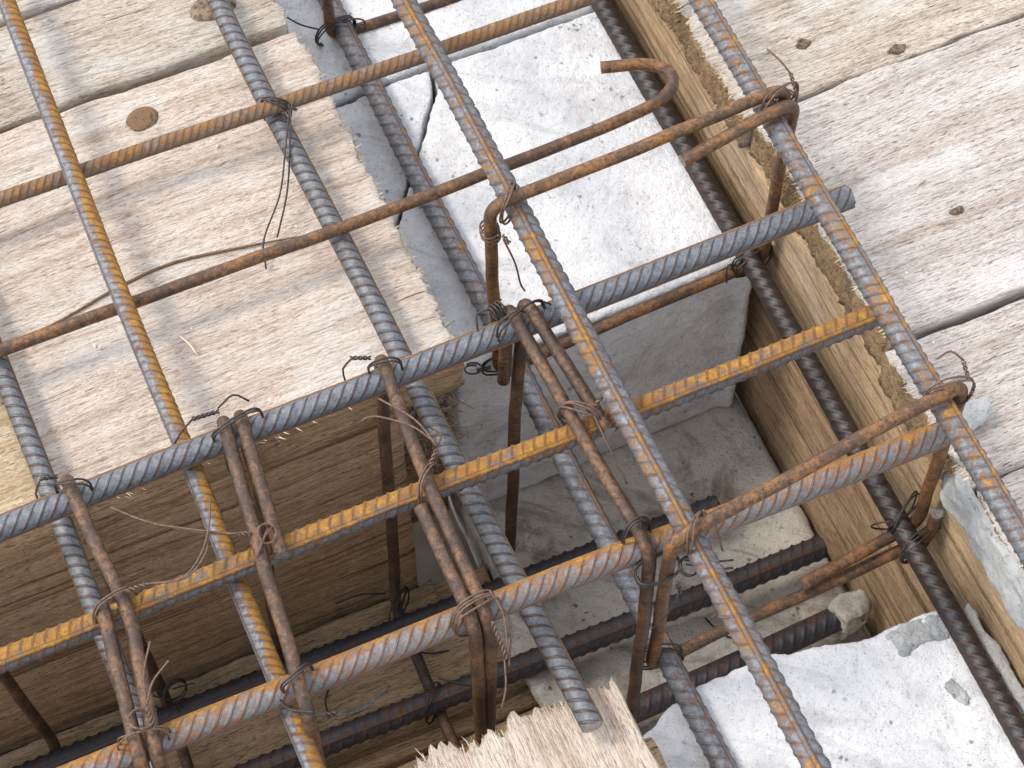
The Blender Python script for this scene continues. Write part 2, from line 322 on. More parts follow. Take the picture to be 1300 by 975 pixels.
def rebar(name, pts, r, mat, label, phi_l=1.57, phi_r=0.0, pitch=0.0125, slant=0.55, rib_h=0.17, lr_h=0.16, step=0.0006, seg=32, wob=0.0012, group=None, width=0.36, cat='rebar', ang=0.0, cres=0.6, lrw=0.14):
    """ribbed bar: two longitudinal ribs at phi_l and opposite, crescent ribs between; phi_r is the rustier side"""
    P = catmull(pts, step); fr = frames(P); sdn = random.uniform(0, 50); n = len(P)
    PA = np.array([tuple(p) for p in P]); NA = np.array([tuple(f[1]) for f in fr]); BA = np.array([tuple(f[2]) for f in fr])
    L = np.concatenate([[0], np.cumsum(np.linalg.norm(np.diff(PA, axis=0), axis=1))])
    PA = PA + np.stack([nfbm(cols(L * 3, sdn, 0)), nfbm(cols(L * 3, sdn, 9)), 0.5 * nfbm(cols(L * 3, sdn, 5))], 1) * wob * 2
    a = (2 * np.pi * np.arange(seg) / seg)[None, :]; Lg = L[:, None] + a * 0; A = a + Lg * 0
    tw = phi_l + ang * Lg
    x = (A - tw + np.pi) % (2 * np.pi) - np.pi; xo = (x + 2 * np.pi) % (2 * np.pi) - np.pi
    ll = np.maximum(np.exp(-(x / lrw) ** 2), np.exp(-(xo / lrw) ** 2))
    side = np.where(x > 0, 1.0, -1.0); y = np.abs(x) - np.pi / 2
    q = Lg / pitch + side * slant * y + np.where(side > 0, 0.37, 0)
    f = np.abs(q - np.floor(q) - 0.5) * 2
    tr = np.clip(1 - f / width, 0, 1); tr = tr * tr * (3 - 2 * tr) * np.clip(np.cos(y * 1.05), 0, 1) ** cres
    tr = tr * (0.8 + 0.35 * nfbm(cols((np.floor(q) * 3.7).ravel(), sdn, side.ravel()), 1).reshape(tr.shape))
    rn = nfbm(cols((Lg * 260).ravel(), (A * 1.4).ravel(), sdn), 2).reshape(tr.shape)
    rr = r * (1 + rib_h * tr + lr_h * ll) + 0.00012 * rn
    V = PA[:, None, :] + (NA[:, None, :] * np.cos(A)[..., None] + BA[:, None, :] * np.sin(A)[..., None]) * rr[..., None]
    i = np.arange(n - 1)[:, None] * seg; k = np.arange(seg)[None, :]; k2 = (k + 1) % seg
    Q = np.stack([i + k, i + k2, i + seg + k2, i + seg + k], -1).reshape(-1, 4)
    o0 = Vector(pts[0]); V = V.reshape(-1, 3) - np.array(tuple(o0))
    me = fast_mesh(name, V, Q, [list(reversed(range(seg))), [(n - 1) * seg + j for j in range(seg)]], [mat, 'cut'], [0] * len(Q) + [1, 1])
    for key, arr in (('rib', tr), ('lrib', ll), ('side', np.cos(A - phi_r))):
        at = me.attributes.new(key, 'FLOAT', 'POINT'); at.data.foreach_set('value', arr.ravel().astype(np.float32))
    for j in (-1, -2): me.polygons[len(me.polygons) + j].use_smooth = False
    o = bpy.data.objects.new(name, me); COL.objects.link(o); o.location = o0
    return tag(o, label, cat, group)

def rod(name, pts, r, mat, label, cat, rad=0.016, group=None, smooth_path=False):
    P = catmull(pts, 0.004) if smooth_path else fillet(pts, rad)
    Q = []
    for i in range(len(P) - 1):
        n = max(1, int((P[i + 1] - P[i]).length / 0.006))
        Q += [P[i].lerp(P[i + 1], k / n) for k in range(n)]
    Q.append(P[-1]); s = random.uniform(0, 90)
    QA = np.array([tuple(p) for p in Q]); QA = QA + np.stack([nfbm(QA * 9 + s), nfbm(QA * 9 + s + 31), nfbm(QA * 9 + s + 67)], 1) * 0.0014; Q = [Vector(p) for p in QA]
    o0 = Q[0].copy(); V, F = tube_data([p - o0 for p in Q], r, 14)
    o = obj(name, V, F, mat, loc=o0, mats=[mat, 'cut'], midx=[0] * (len(F) - 2) + [1, 1])
    for k in (-1, -2): o.data.polygons[len(F) + k].use_smooth = False
    return tag(o, label, cat, group)

def plank(name, parent, x0, x1, y0, y1, ztop, th, mat, along='x', dx=0.006, dy=0.003, rough_end=(0.001, 0.001), edge=0.0012, warp=0.0012, end='end', seed=None, side_mat=None):
    """sawn plank; local X is along the grain. rough_end: raggedness at both ends"""
    s = random.uniform(0, 99) if seed is None else seed
    if along == 'x': Lx, Wy = x1 - x0, y1 - y0
    else: Lx, Wy = y1 - y0, x1 - x0
    nx, ny = max(4, int(Lx / dx)), max(4, int(Wy / dy))
    def pts_(i, j, zz, inset):
        x = -Lx / 2 + Lx * i / nx; y = -Wy / 2 + Wy * j / ny; zc = zz * 120
        e0 = rough_end[0] * (nfbm(cols(y * 160, s, zc), 4) + 0.7 * nfbm(cols(y * 25, s, 3)))
        e1 = rough_end[1] * (nfbm(cols(y * 160, s + 7, zc), 4) + 0.7 * nfbm(cols(y * 25, s, 8)))
        s0 = edge * nfbm(cols(x * 22, s + 3, zz * 60), 4); s1 = edge * nfbm(cols(x * 22, s + 5, zz * 60), 4)
        xn = x + np.where(i == 0, e0 + inset, 0) + np.where(i == nx, e1 - inset, 0); yn = y + np.where(j == 0, s0 + inset, 0) + np.where(j == ny, s1 - inset, 0)
        z = zz + np.where(zz > -th * 0.5, warp * nfbm(cols(x * 6, y * 9, s)) + 0.0005 * nfbm(cols(x * 20, y * 170, s), 2), 0)
        return np.stack([xn, yn, z], 1)
    I, J = [a.ravel() for a in np.meshgrid(np.arange(nx + 1), np.arange(ny + 1), indexing='ij')]
    e = (I == 0) | (I == nx) | (J == 0) | (J == ny); W = ny + 1
    VV = [pts_(I, J, np.where(e, -0.001, 0.0), np.where(e, 0.0009, 0.0))]
    i, j = [a.ravel() for a in np.meshgrid(np.arange(nx), np.arange(ny), indexing='ij')]
    QQ = [np.stack([i * W + j, (i + 1) * W + j, (i + 1) * W + j + 1, i * W + j + 1], 1)]; mi = [np.zeros(len(i), int)]
    loop = np.array([(a, 0) for a in range(nx)] + [(nx, b_) for b_ in range(ny)] + [(a, ny) for a in range(nx, 0, -1)] + [(0, b_) for b_ in range(ny, 0, -1)])
    li, lj = loop[:, 0], loop[:, 1]; prev = li * W + lj; n = len(loop); base_n = len(I)
    isend = (li == np.roll(li, -1)) & ((li == 0) | (li == nx)); ismat2 = (lj == np.roll(lj, -1)) & (lj == 0)
    for q in range(1, 7):
        zz = -0.0025 - (th - 0.0025) * (q - 1) / 5; cur = base_n + np.arange(n); base_n += n
        VV.append(pts_(li, lj, np.full(n, zz), np.zeros(n)))
        QQ.append(np.stack([prev, cur, np.roll(cur, -1), np.roll(prev, -1)], 1)); mi.append(np.where(isend & (q > 1), 1, np.where(ismat2 & (q > 1), 2, 0))); prev = cur
    me = fast_mesh(name, np.concatenate(VV), np.concatenate(QQ), [list(reversed(prev.tolist()))], [mat, end, side_mat or mat], np.concatenate(mi + [[0]]))
    me.polygons[len(me.polygons) - 1].use_smooth = False
    o = bpy.data.objects.new(name, me); COL.objects.link(o); o.parent = parent
    base = Vector(((x0 + x1) / 2, (y0 + y1) / 2, ztop))
    o.location = base - (parent.location if parent else Vector())
    if along == 'y': o.rotation_euler = (0, 0, R(90))
    return o

def upright(name, parent, a, b, ztop, zbot, th, mat, face=1):
    """board on edge from a to b (xy); its wide face is turned to the side given by face"""
    o = plank(name, None, 0, (Vector(b) - Vector(a)).length, 0, ztop - zbot, 0, th, mat, dx=0.006, dy=0.003, warp=0.0016, edge=0.0015)
    d = (Vector(b) - Vector(a)).normalized(); X = Vector((d.x, d.y, 0)); Z = Vector((d.y, -d.x, 0)) * face; Y = Z.cross(X)
    mm = Matrix((X, Y, Z)).transposed().to_4x4(); mid = (Vector(a) + Vector(b)) / 2
    mm.translation = Vector((mid.x, mid.y, (ztop + zbot) / 2)) - (parent.location if parent else Vector())
    o.matrix_world = mm
    if parent: o.parent = parent
    return o

def splinters(parent, pts, dirv, n, lmin, lmax, mat, spread=0.5, r=0.0005, drop=0.3):
    """loose torn fibres along a cut end"""
    V = []; F = []; D = Vector(dirv)
    for _ in range(n):
        k = random.randrange(len(pts) - 1); p = Vector(pts[k]).lerp(Vector(pts[k + 1]), random.random()) + Vector((0, 0, -random.random() * drop * 0.03))
        L = random.uniform(lmin, lmax) * (0.4 + random.random() ** 2)
        q = (D + Vector((random.uniform(-1, 1), random.uniform(-1, 1), random.uniform(-0.6, 0.8))) * spread).normalized()
        e = q + Vector((random.uniform(-1, 1), random.uniform(-1, 1), random.uniform(-1, 0.6))) * spread * 0.8
        P = [p - D * 0.003, p + q * L * 0.5, p + (q + e).normalized() * L]; rr = r * random.uniform(0.5, 1.6)
        tube_data(P, rr, 3, V, F, [1, 0.8, 0.15])
    o0 = Vector(parent.location) if parent.parent is None else Vector(parent.parent.location)
    o = obj('splinters', [v - o0 for v in V], F, mat, smooth=False)
    root = parent.parent or parent
    o.parent = root
    return tag(o, kind='stuff')

def lump(name, outline, ztop, zbot, mat, parent=None, vox=0.0025, amp=0.002, freq=30, round_=2, amp2=0.0007, taper=0.0, pits=0.0, loc=None):
    """solid from a plan outline, remeshed so that its arrises are worn and its faces uneven"""
    c = Vector((sum(p[0] for p in outline) / len(outline), sum(p[1] for p in outline) / len(outline), zbot))
    n = len(outline); V = [Vector((p[0], p[1], ztop)) - c for p in outline] + [Vector((c.x + (p[0] - c.x) * (1 + taper), c.y + (p[1] - c.y) * (1 + taper), zbot)) - c for p in outline]
    F = [tuple(range(n)), tuple(reversed(range(n, 2 * n)))] + [(i, n + i, n + (i + 1) % n, (i + 1) % n) for i in range(n)]
    area = sum(outline[i][0] * outline[(i + 1) % n][1] - outline[(i + 1) % n][0] * outline[i][1] for i in range(n))
    if area < 0: F = [tuple(reversed(f)) for f in F]
    me = bpy.data.meshes.new('tmp'); me.from_pydata(V, [], F); me.update()
    t = bpy.data.objects.new('tmp', me); COL.objects.link(t)
    md = t.modifiers.new('r', 'REMESH'); md.mode = 'VOXEL'; md.voxel_size = vox
    if round_:
        sm = t.modifiers.new('s', 'SMOOTH'); sm.factor = 0.5; sm.iterations = round_
    dg = bpy.context.evaluated_depsgraph_get(); ev = t.evaluated_get(dg); me2 = bpy.data.meshes.new_from_object(ev)
    bpy.data.objects.remove(t); bpy.data.meshes.remove(me)
    s = random.uniform(0, 99); nv = len(me2.vertices)
    co = np.empty(nv * 3, np.float32); me2.vertices.foreach_get('co', co); co = co.reshape(-1, 3).astype(float)
    nr = np.empty(nv * 3, np.float32); me2.vertex_normals.foreach_get('vector', nr); nr = nr.reshape(-1, 3)
    d = amp * nfbm(co * freq + s, 3) + amp2 * nfbm(co * freq * 9 + s, 2)
    if pits: d = d - pits * np.clip(pnoise(co * 75 + s) - 0.42, 0, 1) * 4
    me2.vertices.foreach_set('co', (co + nr * d[:, None]).astype(np.float32).ravel()); me2.update()
    me2.name = name; me2.materials.clear(); me2.materials.append(M[mat])
    me2.polygons.foreach_set('use_smooth', [True] * len(me2.polygons))
    o = bpy.data.objects.new(name, me2); COL.objects.link(o); o.location = c
    if parent: o.parent = parent; o.location = c - Vector(parent.location)
    return o

ZD = -0.060      # top of the plank decks
ZF = -0.395      # bottom of the beam trench
ZB = -0.165      # top of the aerated concrete wall
# ================================================================== setting
g = obj('ground', [(-30, -30, -0.46), (30, -30, -0.46), (30, 30, -0.46), (-30, 30, -0.46)], [(0, 1, 2, 3)], 'earth'); tag(g, kind='structure')
fl = lump('concrete_floor', [(0.012, -0.34), (0.2515, -0.34), (0.2515, 0.62), (0.004, 0.62), (0.002, 0.02)], ZF, ZF - 0.05, 'floor', vox=0.004, amp=0.003, freq=16)
tag(fl, kind='structure')

# ---- left deck
dl = tag(empty('plank_deck', (-0.3, 0.25, ZD)), 'deck of wide pale weathered planks ending against the white blocks', 'plank deck')
p1 = plank('plank', dl, -0.2945, -0.009, 0.062, 0.3645, ZD, 0.04, 'deck', rough_end=(0.001, 0.0035), edge=0.003, warp=0.002, side_mat='board')
plank('plank', dl, -0.75, -0.2965, 0.060, 0.3640, ZD - 0.001, 0.04, 'deck_yellow', edge=0.003, side_mat='board')
p2 = plank('plank', dl, -0.62, -0.013, 0.3730, 0.4575, ZD - 0.001, 0.04, 'deck_grey', rough_end=(0.001, 0.003), edge=0.003, warp=0.002)
plank('plank', dl, -0.62, -0.011, 0.4605, 0.70, ZD + 0.001, 0.04, 'deck_grey', rough_end=(0.001, 0.003), edge=0.002)
def knot(parent, x, y, rx, ry, rot, mat, dz=0.0012):
    V = []; F = []; n = 22; prof = [(1.12, -0.004), (1.05, -0.0006), (0.99, 0.0), (0.93, dz), (0.6, dz * 1.2), (0.3, dz * 0.7)]
    for q, (k, z) in enumerate(prof):
        for i in range(n):
            a = 2 * math.pi * i / n; w_ = 1 + 0.07 * fbm(Vector((math.cos(a) * 1.5, math.sin(a) * 1.5, x * 40)))
            px, py = k * w_ * rx * math.cos(a), k * w_ * ry * math.sin(a)
            V.append((px * math.cos(rot) - py * math.sin(rot), px * math.sin(rot) + py * math.cos(rot), z))
    for q in range(len(prof) - 1):
        for i in range(n): F.append((q * n + i, q * n + (i + 1) % n, (q + 1) * n + (i + 1) % n, (q + 1) * n + i))
    F.append(tuple((len(prof) - 1) * n + i for i in range(n)))
    o = obj('knot', V, F, mat, parent, mats=[mat, 'knot_dark'], midx=[1] * (2 * n) + [0] * (len(F) - 2 * n))
    c = parent.location + (parent.parent.location if parent.parent else Vector())
    o.location = Vector((x, y, ZD + 0.0008)) - c
    return o
knot(p1, -0.139, 0.335, 0.0115, 0.0095, 0.3, 'knot', 0.0006)
knot(p2, -0.058, 0.409, 0.017, 0.011, 0.1, 'knot_dark', 0.001)
splinters(p1, [(-0.009, 0.066, ZD - 0.002), (-0.010, 0.36, ZD - 0.002)], (1, 0, 0), 190, 0.002, 0.006, 'splinter', 0.35)
splinters(p1, [(-0.30, 0.061, ZD - 0.001), (-0.012, 0.061, ZD - 0.001)], (0.6, -0.8, 0), 26, 0.002, 0.007, 'splinter', 0.6, 0.0004)

# ---- right deck
dr = tag(empty('plank_deck', (0.5, 0.1, ZD)), 'deck of bleached grey planks beyond the upright form board', 'plank deck')
rp = []
for (y0, y1, mt, dz, xe) in ((-0.42, -0.1625, 'deck_cool', -0.001, 0.256), (-0.158, -0.0465, 'deck_cool', -0.004, 0.254), (-0.0425, 0.1595, 'deck_cool', 0.0, 0.258), (0.1615, 0.34, 'deck_grey', -0.0005, 0.252), (0.344, 0.60, 'deck_grey', 0.001, 0.254)):
    rp.append(plank('plank', dr, xe, 1.0, y0, y1, ZD + dz, 0.04, mt, dx=0.007, rough_end=(0.0035, 0.001), edge=0.0028, warp=0.0009))
    splinters(rp[-1], [(xe, y0 + 0.004, ZD + dz - 0.001), (xe, y1 - 0.004, ZD + dz - 0.001)], (-1, 0, -0.2), int((y1 - y0) * 350), 0.0015, 0.005, 'splinter', 0.6, 0.00045, 0.05)
    splinters(rp[-1], [(xe, y0 + 0.004, ZD + dz - 0.006), (xe, y1 - 0.004, ZD + dz - 0.006)], (-1, 0, -0.4), int((y1 - y0) * 7000), 0.0015, 0.005, 'splinter_brown', 0.9, 0.0004, 1.05)
for (kx, ky, ka, kb, par) in ((0.319, 0.202, 0.006, 0.0045, rp[3]), (0.378, 0.170, 0.008, 0.004, rp[3]), (0.349, 0.031, 0.007, 0.003, rp[2])):
    ol = [(kx + ka * math.cos(q * 0.571) * random.uniform(0.6, 1.25), ky + kb * math.sin(q * 0.571) * random.uniform(0.6, 1.25)) for q in range(11)]
    kn = lump('knot', ol, ZD + 0.0008, ZD - 0.003, 'knot_hole', None, vox=0.0007, amp=0.0006, freq=240, round_=3)
    kn.parent = par; kn.location = kn.location - par.location - dr.location
# ---- upright boards closing the beam: right of the wall
fr_ = tag(empty('form_board', (0.258, 0.0, ZF)), 'upright tan form boards below the bleached deck, between wall and planks', 'formwork')
upright('board', fr_, (0.256, 0.65), (0.256, -0.50), -0.101, -0.231, 0.03, 'board_side', 1)
upright('board', fr_, (0.2585, 0.65), (0.2585, -0.50), -0.2335, -0.42, 0.03, 'board', 1)
# ---- left side board of the trench, its bottom planks
fb = tag(empty('beam_form', (-0.3, -0.06, ZF)), 'brown timber side and bottom of the beam trench below the pale deck', 'formwork')
upright('side_board', fb, (-0.80, 0.066), (-0.054, 0.066), -0.1015, -0.40, 0.03, 'board', 1)
upright('backing_board', fb, (-0.15, 0.128), (-0.002, 0.128), -0.1015, -0.42, 0.02, 'board', 1)
plank('bottom_plank', fb, -0.80, 0.0, -0.062, 0.062, ZF + 0.003, 0.03, 'board_side', edge=0.002)
plank('bottom_plank', fb, -0.80, 0.006, -0.21, -0.066, ZF + 0.004, 0.03, 'board_side', edge=0.002)
plank('ledge', fb, -0.80, -0.045, 0.034, 0.0615, ZF + 0.012, 0.008, 'board_side', edge=0.004)
upright('near_side_board', fb, (0.0, -0.215), (-0.80, -0.215), -0.1015, -0.40, 0.03, 'board', 1)
# ---- near plank
df = tag(empty('deck_plank', (-0.08, -0.30, ZD)), 'fresh pale plank with a torn end under a cut bar end', 'plank')
pf = plank('plank', df, -0.150, -0.0125, -0.70, -0.189, ZD, 0.04, 'front', along='y', rough_end=(0.001, 0.011), edge=0.002, dx=0.005, dy=0.0022)
splinters(pf, [(-0.148, -0.190, ZD - 0.001), (-0.06, -0.190, ZD - 0.001), (-0.014, -0.192, ZD - 0.001)], (0, 1, 0), 220, 0.002, 0.007, 'splinter', 0.5, 0.0005, 0.6)
splinters(pf, [(-0.152, -0.205, ZD - 0.002), (-0.135, -0.190, ZD - 0.002)], (-0.2, 1, 0.3), 16, 0.006, 0.018, 'splinter', 0.5, 0.0009)
do = tag(empty('deck_plank', (-0.5, -0.4, ZD)), 'deck planks along the near side of the trench', 'plank')
plank('plank', do, -0.36, -0.153, -0.70, -0.225, ZD - 0.001, 0.04, 'front', along='y', rough_end=(0.001, 0.006))

# ---- aerated concrete blocks of the wall
b = lump('concrete_block', [(0.003, 0.108), (0.228, 0.112), (0.240, 0.106), (0.2475, 0.115), (0.2475, 0.366), (0.155, 0.366), (0.095, 0.368), (0.088, 0.345), (0.018, 0.250), (0.0, 0.225)], ZB, ZF + 0.004, 'block', vox=0.0028, amp=0.0016, freq=26, round_=5, pits=0.0006)
tag(b, 'large white aerated concrete block with worn front edge under the crossing bars', 'block')
b = lump('concrete_block', [(-0.03, 0.226), (-0.001, 0.2265), (0.0165, 0.252), (0.0855, 0.346), (0.092, 0.369), (-0.03, 0.3635)], ZB - 0.003, ZF + 0.1, 'block_grey', vox=0.003, amp=0.002, freq=26, round_=4, pits=0.0008)
tag(b, 'small grey broken block piece beside the pale plank ends', 'block')
b = lump('concrete_block', [(-0.03, 0.3655), (0.0885, 0.3730), (0.155, 0.3705), (0.2480, 0.3705), (0.2480, 0.62), (-0.03, 0.62)], ZB - 0.001, ZF + 0.1, 'block', vox=0.0035, amp=0.002, freq=24, round_=4, pits=0.0006)
tag(b, 'white aerated concrete block behind the mortar joint and small broken piece', 'block')
out2 = [(0.004, -0.196), (0.022, -0.186), (0.034, -0.180), (0.047, -0.179), (0.056, -0.175), (0.075, -0.177), (0.091, -0.175), (0.111, -0.175), (0.124, -0.181), (0.143, -0.183), (0.160, -0.190), (0.179, -0.193), (0.196, -0.189), (0.212, -0.189), (0.233, -0.194), (0.244, -0.203), (0.248, -0.225), (0.2485, -0.62), (0.0, -0.62)]
nb = lump('concrete_block', out2, ZB, ZF + 0.1, 'block', vox=0.0028, amp=0.0024, freq=24, round_=4, pits=0.0008)
tag(nb, 'white block with an irregular broken edge and grey mortar smears', 'block')
lump('mortar', [(0.186, -0.197), (0.200, -0.192), (0.222, -0.193), (0.236, -0.203), (0.226, -0.215), (0.205, -0.211), (0.190, -0.214)], ZB + 0.0016, ZB - 0.012, 'mortar', nb, vox=0.0014, amp=0.0034, freq=60, round_=4)
lump('mortar', [(0.205, -0.243), (0.213, -0.240), (0.219, -0.252), (0.214, -0.262), (0.206, -0.256)], ZB + 0.0012, ZB - 0.008, 'mortar', nb, vox=0.0014, amp=0.003, freq=60, round_=4)
lump('mortar', [(0.236, -0.204), (0.249, -0.198), (0.2535, -0.30), (0.2535, -0.55), (0.246, -0.55), (0.243, -0.29), (0.241, -0.24)], ZB + 0.006, ZB - 0.03, 'mortar', nb, vox=0.0022, amp=0.003, freq=40, round_=4)
ms = lump('mortar_smear', [(0.248, -0.150), (0.2575, -0.135), (0.2585, -0.36), (0.2485, -0.36)], -0.064, -0.102, 'mortar', vox=0.002, amp=0.004, freq=40, round_=4)
tag(ms, 'grey mortar smear stuck on the plank ends under the streaked edge bar', 'mortar')
cl = lump('mortar_lump', [(0.255, -0.112), (0.273, -0.104), (0.292, -0.112), (0.286, -0.123), (0.268, -0.126)], ZD + 0.010, ZD - 0.002, 'mortar', vox=0.0016, amp=0.003, freq=60, round_=5)
tag(cl, 'dried mortar lump lying on the bleached planks beside the edge bar', 'mortar')

# ---- spacers
s1 = lump('concrete_spacer', [(-0.018, 0.012), (0.004, 0.014), (0.014, -0.03), (0.013, -0.085), (-0.006, -0.088), (-0.014, -0.04)], ZF + 0.022, ZF + 0.004, 'floor', vox=0.002, amp=0.003, freq=50, round_=6)
tag(s1, 'rounded grey concrete spacer on the trench bottom under the dark lower bar', 'spacer')
s2 = lump('mortar_lump', [(0.222, -0.094), (0.246, -0.091), (0.250, -0.103), (0.246, -0.114), (0.224, -0.116)], -0.349, -0.382, 'floor', vox=0.0018, amp=0.004, freq=60, round_=6)
tag(s2, 'tan mortar lump stuck on the end of a low bar', 'mortar')

# ---- tuft of fibre in the gap
V = []; F = []
for _ in range(420):
    p = Vector((random.gauss(-0.030, 0.008), random.uniform(0.070, 0.110), random.gauss(-0.150, 0.030))); q = Vector((random.gauss(0, 1), random.gauss(0, 0.8), random.gauss(0, 1.2))).normalized()
    e = Vector((random.gauss(0, 1), random.gauss(0, 1), random.gauss(-0.5, 1))).normalized(); L = random.uniform(0.008, 0.026)
    tube_data(catmull([p, p + q * L * 0.5, p + q * L * 0.7 + e * L * 0.5], 0.004), random.uniform(0.0002, 0.0006), 3, V, F)
tag(obj('fibre_tuft', V, F, 'fibre', smooth=False), 'dark shaggy tuft of fibre stuffed between board end and grey block face', 'fibre tuft', kind='stuff')

# ================================================================== bars
XC = 0.47   # angle of the viewer-facing side on bars along X is not used for shading, only to turn the ribs as they lie
def hbar(x0, x1, y, z, *a, **k): return rebar('rebar', [(x0, y[0], z), ((x0 + x1) / 2, y[1], z), (x1, y[2], z)], *a, **k)
hbar(-0.70, 0.262, (0.038, 0.0355, 0.039), 0.0, 0.0072, 'H1', 'blue-grey ribbed bar along the edge of the pale plank deck', phi_l=R(112), phi_r=R(112 + 180), pitch=0.0086, slant=0.72, width=0.27, cres=0.9, lr_h=0.2, seg=52, step=0.0005)
hbar(-0.70, 0.240, (-0.048, -0.0485, -0.049), 0.0, 0.0072, 'H2', 'heavily orange-rusted ribbed bar, middle one of three over the trench', phi_l=R(38), phi_r=R(-40), pitch=0.0076, slant=0.4, lr_h=0.24, lrw=0.17)
hbar(-0.70, 0.233, (-0.134, -0.1345, -0.142), 0.0, 0.0075, 'H3', 'ribbed bar with rust along its top edge beside the torn pale plank', phi_l=R(115), phi_r=R(-65), pitch=0.0086, slant=0.72, width=0.29, cres=0.9, seg=52, step=0.0005)
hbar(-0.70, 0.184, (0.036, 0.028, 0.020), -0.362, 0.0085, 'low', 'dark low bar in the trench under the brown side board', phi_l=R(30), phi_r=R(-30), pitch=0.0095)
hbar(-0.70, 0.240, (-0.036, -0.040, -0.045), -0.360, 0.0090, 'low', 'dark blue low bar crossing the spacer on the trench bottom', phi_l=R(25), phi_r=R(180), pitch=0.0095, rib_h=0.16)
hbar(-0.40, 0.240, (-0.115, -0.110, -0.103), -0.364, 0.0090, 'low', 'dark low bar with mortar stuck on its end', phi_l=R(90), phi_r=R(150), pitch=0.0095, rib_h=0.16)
def vbar(y0, y1, xs, z, *a, **k): return rebar('rebar', [(xs[0], y0, z), (xs[1], (y0 + y1) / 2, z), (xs[2], y1, z)], *a, **k)
vbar(0.62, -0.55, (-0.294, -0.2935, -0.2915), -0.041, 0.0062, 'V3', 'grey-blue ribbed bar over the yellow plank butt joint', phi_l=R(-75), phi_r=R(90), pitch=0.0078, slant=0.42)
vbar(0.62, -0.55, (-0.194, -0.206, -0.211), -0.0155, 0.0061, 'V1', 'ribbed bar half orange, half blue-grey along its length over pale planks', phi_l=R(65), phi_r=R(-50), pitch=0.006, slant=0.5)
vbar(0.62, -0.2175, (-0.063, -0.052, -0.043), -0.041, 0.0066, 'V3', 'clean blue ribbed bar with its cut end above the torn plank', phi_l=R(-70), phi_r=R(-80), pitch=0.0078, slant=0.42)
vbar(0.62, -0.55, (0.040, 0.0435, 0.044), -0.1555, 0.0076, 'V4', 'low blue-grey ribbed bar with orange patches lying along the block wall', phi_l=R(-35), phi_r=R(-60), pitch=0.0102, slant=0.55)
vbar(0.62, -0.55, (0.046, 0.049, 0.051), 0.027, 0.0075, 'V5', 'high ribbed bar with a rust-orange streak crossing above the three trench bars', phi_l=R(8), phi_r=R(35), pitch=0.0094, slant=0.55, lr_h=0.24, lrw=0.17)
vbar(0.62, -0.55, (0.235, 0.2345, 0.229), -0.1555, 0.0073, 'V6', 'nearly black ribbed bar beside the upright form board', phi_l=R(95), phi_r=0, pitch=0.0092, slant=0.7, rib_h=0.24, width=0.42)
vbar(0.62, -0.55, (0.2335, 0.2322, 0.229), 0.027, 0.0074, 'V7', 'ribbed bar above the bleached plank ends, rust-streaked and grey', phi_l=R(-28), phi_r=R(15), pitch=0.0075, slant=0.45, lr_h=0.24, lrw=0.17)
rebar('rebar', [(-0.60, 0.292, -0.0275), (-0.25, 0.287, -0.0275), (0.179, 0.280, -0.0275), (0.40, 0.277, -0.0275)], 0.0052, 'T1', 'slim tan-rusted ribbed bar over the plank knot', phi_l=R(100), phi_r=R(0), pitch=0.0058, slant=0.55, rib_h=0.2)

TH = 0.0044
rod('hooked_bar', [(-0.62, 0.176, -0.028), (-0.29, 0.174, -0.028), (-0.05, 0.172, -0.028), (0.10, 0.173, -0.028), (0.166, 0.175, -0.028), (0.190, 0.1775, -0.028), (0.205, 0.186, -0.028), (0.2065, 0.198, -0.027), (0.197, 0.208, -0.027), (0.184, 0.213, -0.026), (0.166, 0.2195, -0.026)], TH, 'thin_orange', 'thin brown rod ending in an open hook above the white block', 'rod', smooth_path=True)
# stirrups round the trench bars
ZT, ZL, YF, YN = 0.0132, -0.374, 0.0475, -0.149
def stirrup(path, label, mat='thin_dark', group=None, rad=0.016):
    return rod('stirrup', path, TH, mat, label, 'stirrup', rad, group)
stirrup([(-0.292, YN, -0.13), (-0.290, YN, ZT), (-0.274, -0.055, ZT), (-0.280, YF, ZT), (-0.270, YF, ZL), (-0.280, YN, ZL), (-0.300, YN, -0.1), (-0.300, YN, ZT), (-0.2875, -0.045, ZT)], 'paired brown stirrup with wire tails over the yellow plank joint bar')
stirrup([(-0.425, YN, ZT), (-0.385, YF, ZT), (-0.358, YF, ZL), (-0.400, YN, ZL), (-0.435, YN, ZT), (-0.425, -0.05, ZT)], 'brown stirrup whose dark leg drops in front of the brown side board')
stirrup([(-0.178, YF, -0.06), (-0.177, YF, ZT), (-0.1885, -0.050, ZT), (-0.2005, YN - 0.012, ZT), (-0.203, YN - 0.012, ZL), (-0.178, YF, ZL), (-0.165, YF, -0.1), (-0.166, YF, ZT), (-0.1775, -0.058, ZT)], 'brown stirrup pair crossing beside the half orange bar')
stirrup([(-0.0845, YN, -0.22), (-0.081, YN, ZT), (-0.079, -0.055, ZT), (-0.0705, YF, ZT), (-0.080, YF, ZL), (-0.085, YN, ZL), (-0.090, YN, -0.1), (-0.0905, YN, ZT), (-0.089, -0.063, ZT)], 'brown stirrup with two long near legs beside the clean blue bar')
stirrup([(0.0135, YF, -0.082), (0.0185, YF, ZT), (0.021, -0.037, ZT), (0.0265, YN, ZT), (0.021, YN, ZL), (0.015, YF, ZL), (0.0235, YF, -0.1), (0.0295, YF, ZT), (0.0385, -0.062, ZT)], 'brown stirrup pair with a short hanging tail beside the high streaked bar')
